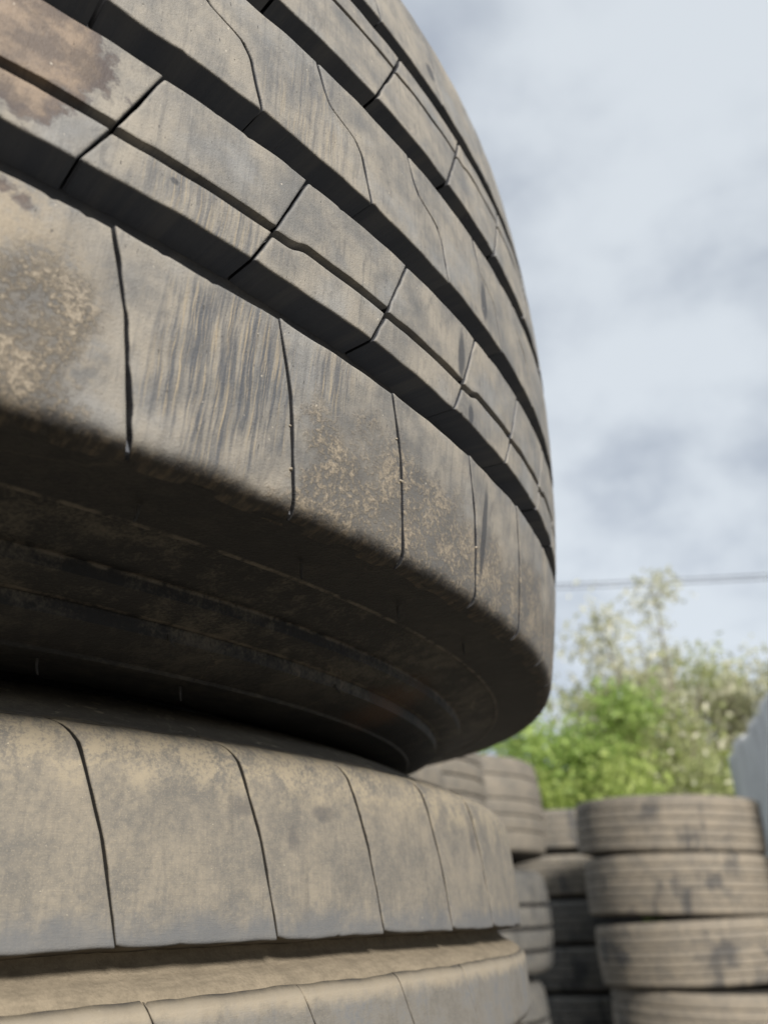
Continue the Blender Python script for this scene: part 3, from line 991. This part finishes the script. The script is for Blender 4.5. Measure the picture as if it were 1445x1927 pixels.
def plant(name, x, y, top, width, mat, label, cat, seed, n_leaf=5000, leaf=.06, base=.25, stems=5, airy=0.0, flower=None, group=None, spiky=.5):
    """stems and twigs grown upward, leaves set in clumps round the twig ends"""
    rg = np.random.default_rng(seed)
    root = empty(name, loc=(x, y, 0))
    tag(root, label, cat, group)
    mb = MB()
    tips = []
    for s in range(stems):
        az = rg.uniform(0, 6.28)
        sp_ = width * rg.uniform(.25, .8) * (1 if stems > 1 else .1)
        h = top * rg.uniform(.72, .97)
        if airy > .5 and s == 0:             # the leader of the airy tree
            sp_, h = .05, top * .99
        n = 7
        q = np.linspace(0, 1, n)
        bend = rg.normal(0, .05, 2) * top * .4
        pts = np.stack([np.cos(az) * (.06 + sp_ * q ** 1.4) + bend[0] * q * (1 - q), np.sin(az) * (.06 + sp_ * q ** 1.4) + bend[1] * q * (1 - q), h * q - .03], -1)
        limb(mb, pts, .022 + .010 * top, .006)
        for b_ in range(10 if airy < .5 else 14):
            q0 = rg.uniform(base, 1)
            p0 = np.array([np.interp(q0, q, pts[:, i]) for i in range(3)])
            L = width * rg.uniform(.25, .65) * (1.15 - .7 * q0)
            az2 = rg.uniform(0, 6.28)
            dirn = np.array([np.cos(az2), np.sin(az2), rg.uniform(.2, 1.3)])
            dirn /= np.linalg.norm(dirn)
            e = p0 + dirn * L
            limb(mb, [p0, p0 + dirn * L * .5 + rg.normal(0, .02, 3), e], .010, .003, 4)
            for f_ in (.45, .7, 1.0):
                tips.append(p0 + dirn * L * f_ + rg.normal(0, .05, 3))
        tips.append(pts[-1])
    mb.build('trunk' if cat == 'tree' else 'stems', BARK, root)
    tips = np.array(tips)
    tips = tips[tips[:, 2] > top * base * .6]
    wt = rg.uniform(.3, 1.6, len(tips)) if airy < .5 else rg.uniform(.15, 1.3, len(tips)) ** 2 * (1.5 - tips[:, 2] / top)
    wt /= wt.sum()
    idx = rg.choice(len(tips), n_leaf, p=wt)
    spread_ = width * (.15 if airy < .5 else .085)
    ctr = tips[idx] + rg.normal(0, 1, (n_leaf, 3)) * spread_ * np.array([1, 1, .85])
    ctr[:, 2] = np.clip(ctr[:, 2], .03, top * 1.02)

    def leaves(ctr, leaf, nm, mat):
        n = len(ctr)
        sz = leaf * rg.uniform(.6, 1.35, (n, 1))
        d1 = rg.normal(0, 1, (n, 3)) + [0, 0, -.2]
        d1 /= np.linalg.norm(d1, axis=1)[:, None]
        d2 = np.cross(d1, rg.normal(0, 1, (n, 3)))
        d2 /= np.linalg.norm(d2, axis=1)[:, None]
        d3 = np.cross(d1, d2)
        P = np.stack([ctr - d1 * sz * .55, ctr + d2 * sz * .24 + d3 * sz * .07, ctr + d1 * sz * .55, ctr - d2 * sz * .24 + d3 * sz * .07], 1)
        m2 = MB()
        m2.v.append(P.reshape(-1, 3))
        m2.uv.append(np.zeros((n * 4, 2)))
        m2.wear.append(np.ones(n * 4))
        m2.f.append(np.arange(n * 4).reshape(n, 4))
        m2.n = n * 4
        m2.build(nm, mat, root, smooth=False)
    leaves(ctr, leaf, 'crown' if cat == 'tree' else 'foliage', mat)
    if flower:
        k = rg.choice(n_leaf, flower[0])
        leaves(ctr[k] + rg.normal(0, .03, (flower[0], 3)), flower[1], 'blossom', flower[2])
    return root


LG = leaf_mat('bright_green_leaves', (.19, .29, .07), (.40, .51, .16))
LY = leaf_mat('yellow_green_leaves', (.22, .29, .07), (.44, .52, .16))
LO = leaf_mat('olive_leaves', (.24, .28, .11), (.44, .47, .22))
LP = leaf_mat('pale_olive_leaves', (.36, .37, .22), (.60, .60, .44))
BL = leaf_mat('cream_blossom', (.50, .48, .36), (.70, .68, .56), .3)
plant('flowering_tree', 3.95, 11.3, 5.95, 1.75, LP, 'tall airy pale tree with sparse upright top rising behind the right stack', 'tree', 5, 12000, .10, .28, 9, .8, (4200, .08, BL))
plant('flowering_tree', 5.35, 11.0, 4.75, 1.35, LP, 'pale blossoming tree partly cut off by the right edge, above the metal fence', 'tree', 9, 13000, .095, .3, 7, .3, (2500, .09, BL))
SG = 'shrubs behind the tyre stacks'
plant('leafy_shrub', 1.0, 9.7, 3.55, 1.15, LG, 'vivid green shrub showing closest to the overhanging tyre', 'shrub', 12, 10500, .10, .15, 8, .2, None, SG)
plant('leafy_shrub', 2.05, 10.2, 3.95, 1.25, LG, 'fresh green shrub whose rounded top stands left of the airy tree', 'shrub', 13, 17000, .095, .15, 9, .2, None, SG)
plant('leafy_shrub', 2.05, 8.6, 2.95, 1.15, LY, 'low yellow-green shrub directly behind the gap between the background stacks', 'shrub', 14, 19000, .08, .12, 9, .2, None, SG)
plant('leafy_shrub', 3.1, 10.5, 4.45, 1.25, LO, 'dull olive shrub with cream flower heads at the foot of the airy tree', 'shrub', 15, 18000, .085, .12, 9, .2, (1400, .11, BL), SG)
plant('leafy_shrub', 3.05, 9.1, 3.0, 1.0, LO, 'darker olive shrub with cream blossoms directly above the right tyre stack', 'shrub', 16, 14000, .08, .12, 8, .2, (1000, .11, BL), SG)
plant('leafy_shrub', 3.75, 9.3, 3.3, .95, LY, 'yellowish shrub beside the left end of the metal fence', 'shrub', 17, 12000, .08, .12, 8, .2, None, SG)

# ---------------------------------------------------------------- overhead wire
mb = MB()
s = np.linspace(-1, 1, 60)[:, None]
a = np.linspace(0, 2 * np.pi, 9)[None, :]
P0, P1 = np.array([4.849, 21.459, 8.324 + H]), np.array([10.013, 19.589, 7.713 + H])
for dz in (0, .12):
    c = (P0 + P1) / 2 + (P1 - P0) * 6 * s
    c = c + np.array([0, 0, 1]) * (.9 * s * s + dz)
    rr = .015
    mb.grid(np.stack([c[:, :1] + 0 * a, c[:, 1:2] + rr * np.cos(a), c[:, 2:] + rr * np.sin(a)], -1))
tag(mb.build('overhead_wire', mat_plain('cable_sheath', (.03, .03, .032), (.05, .05, .052), 5)), 'thin dark pair of cables crossing the sky above the trees', 'wire')
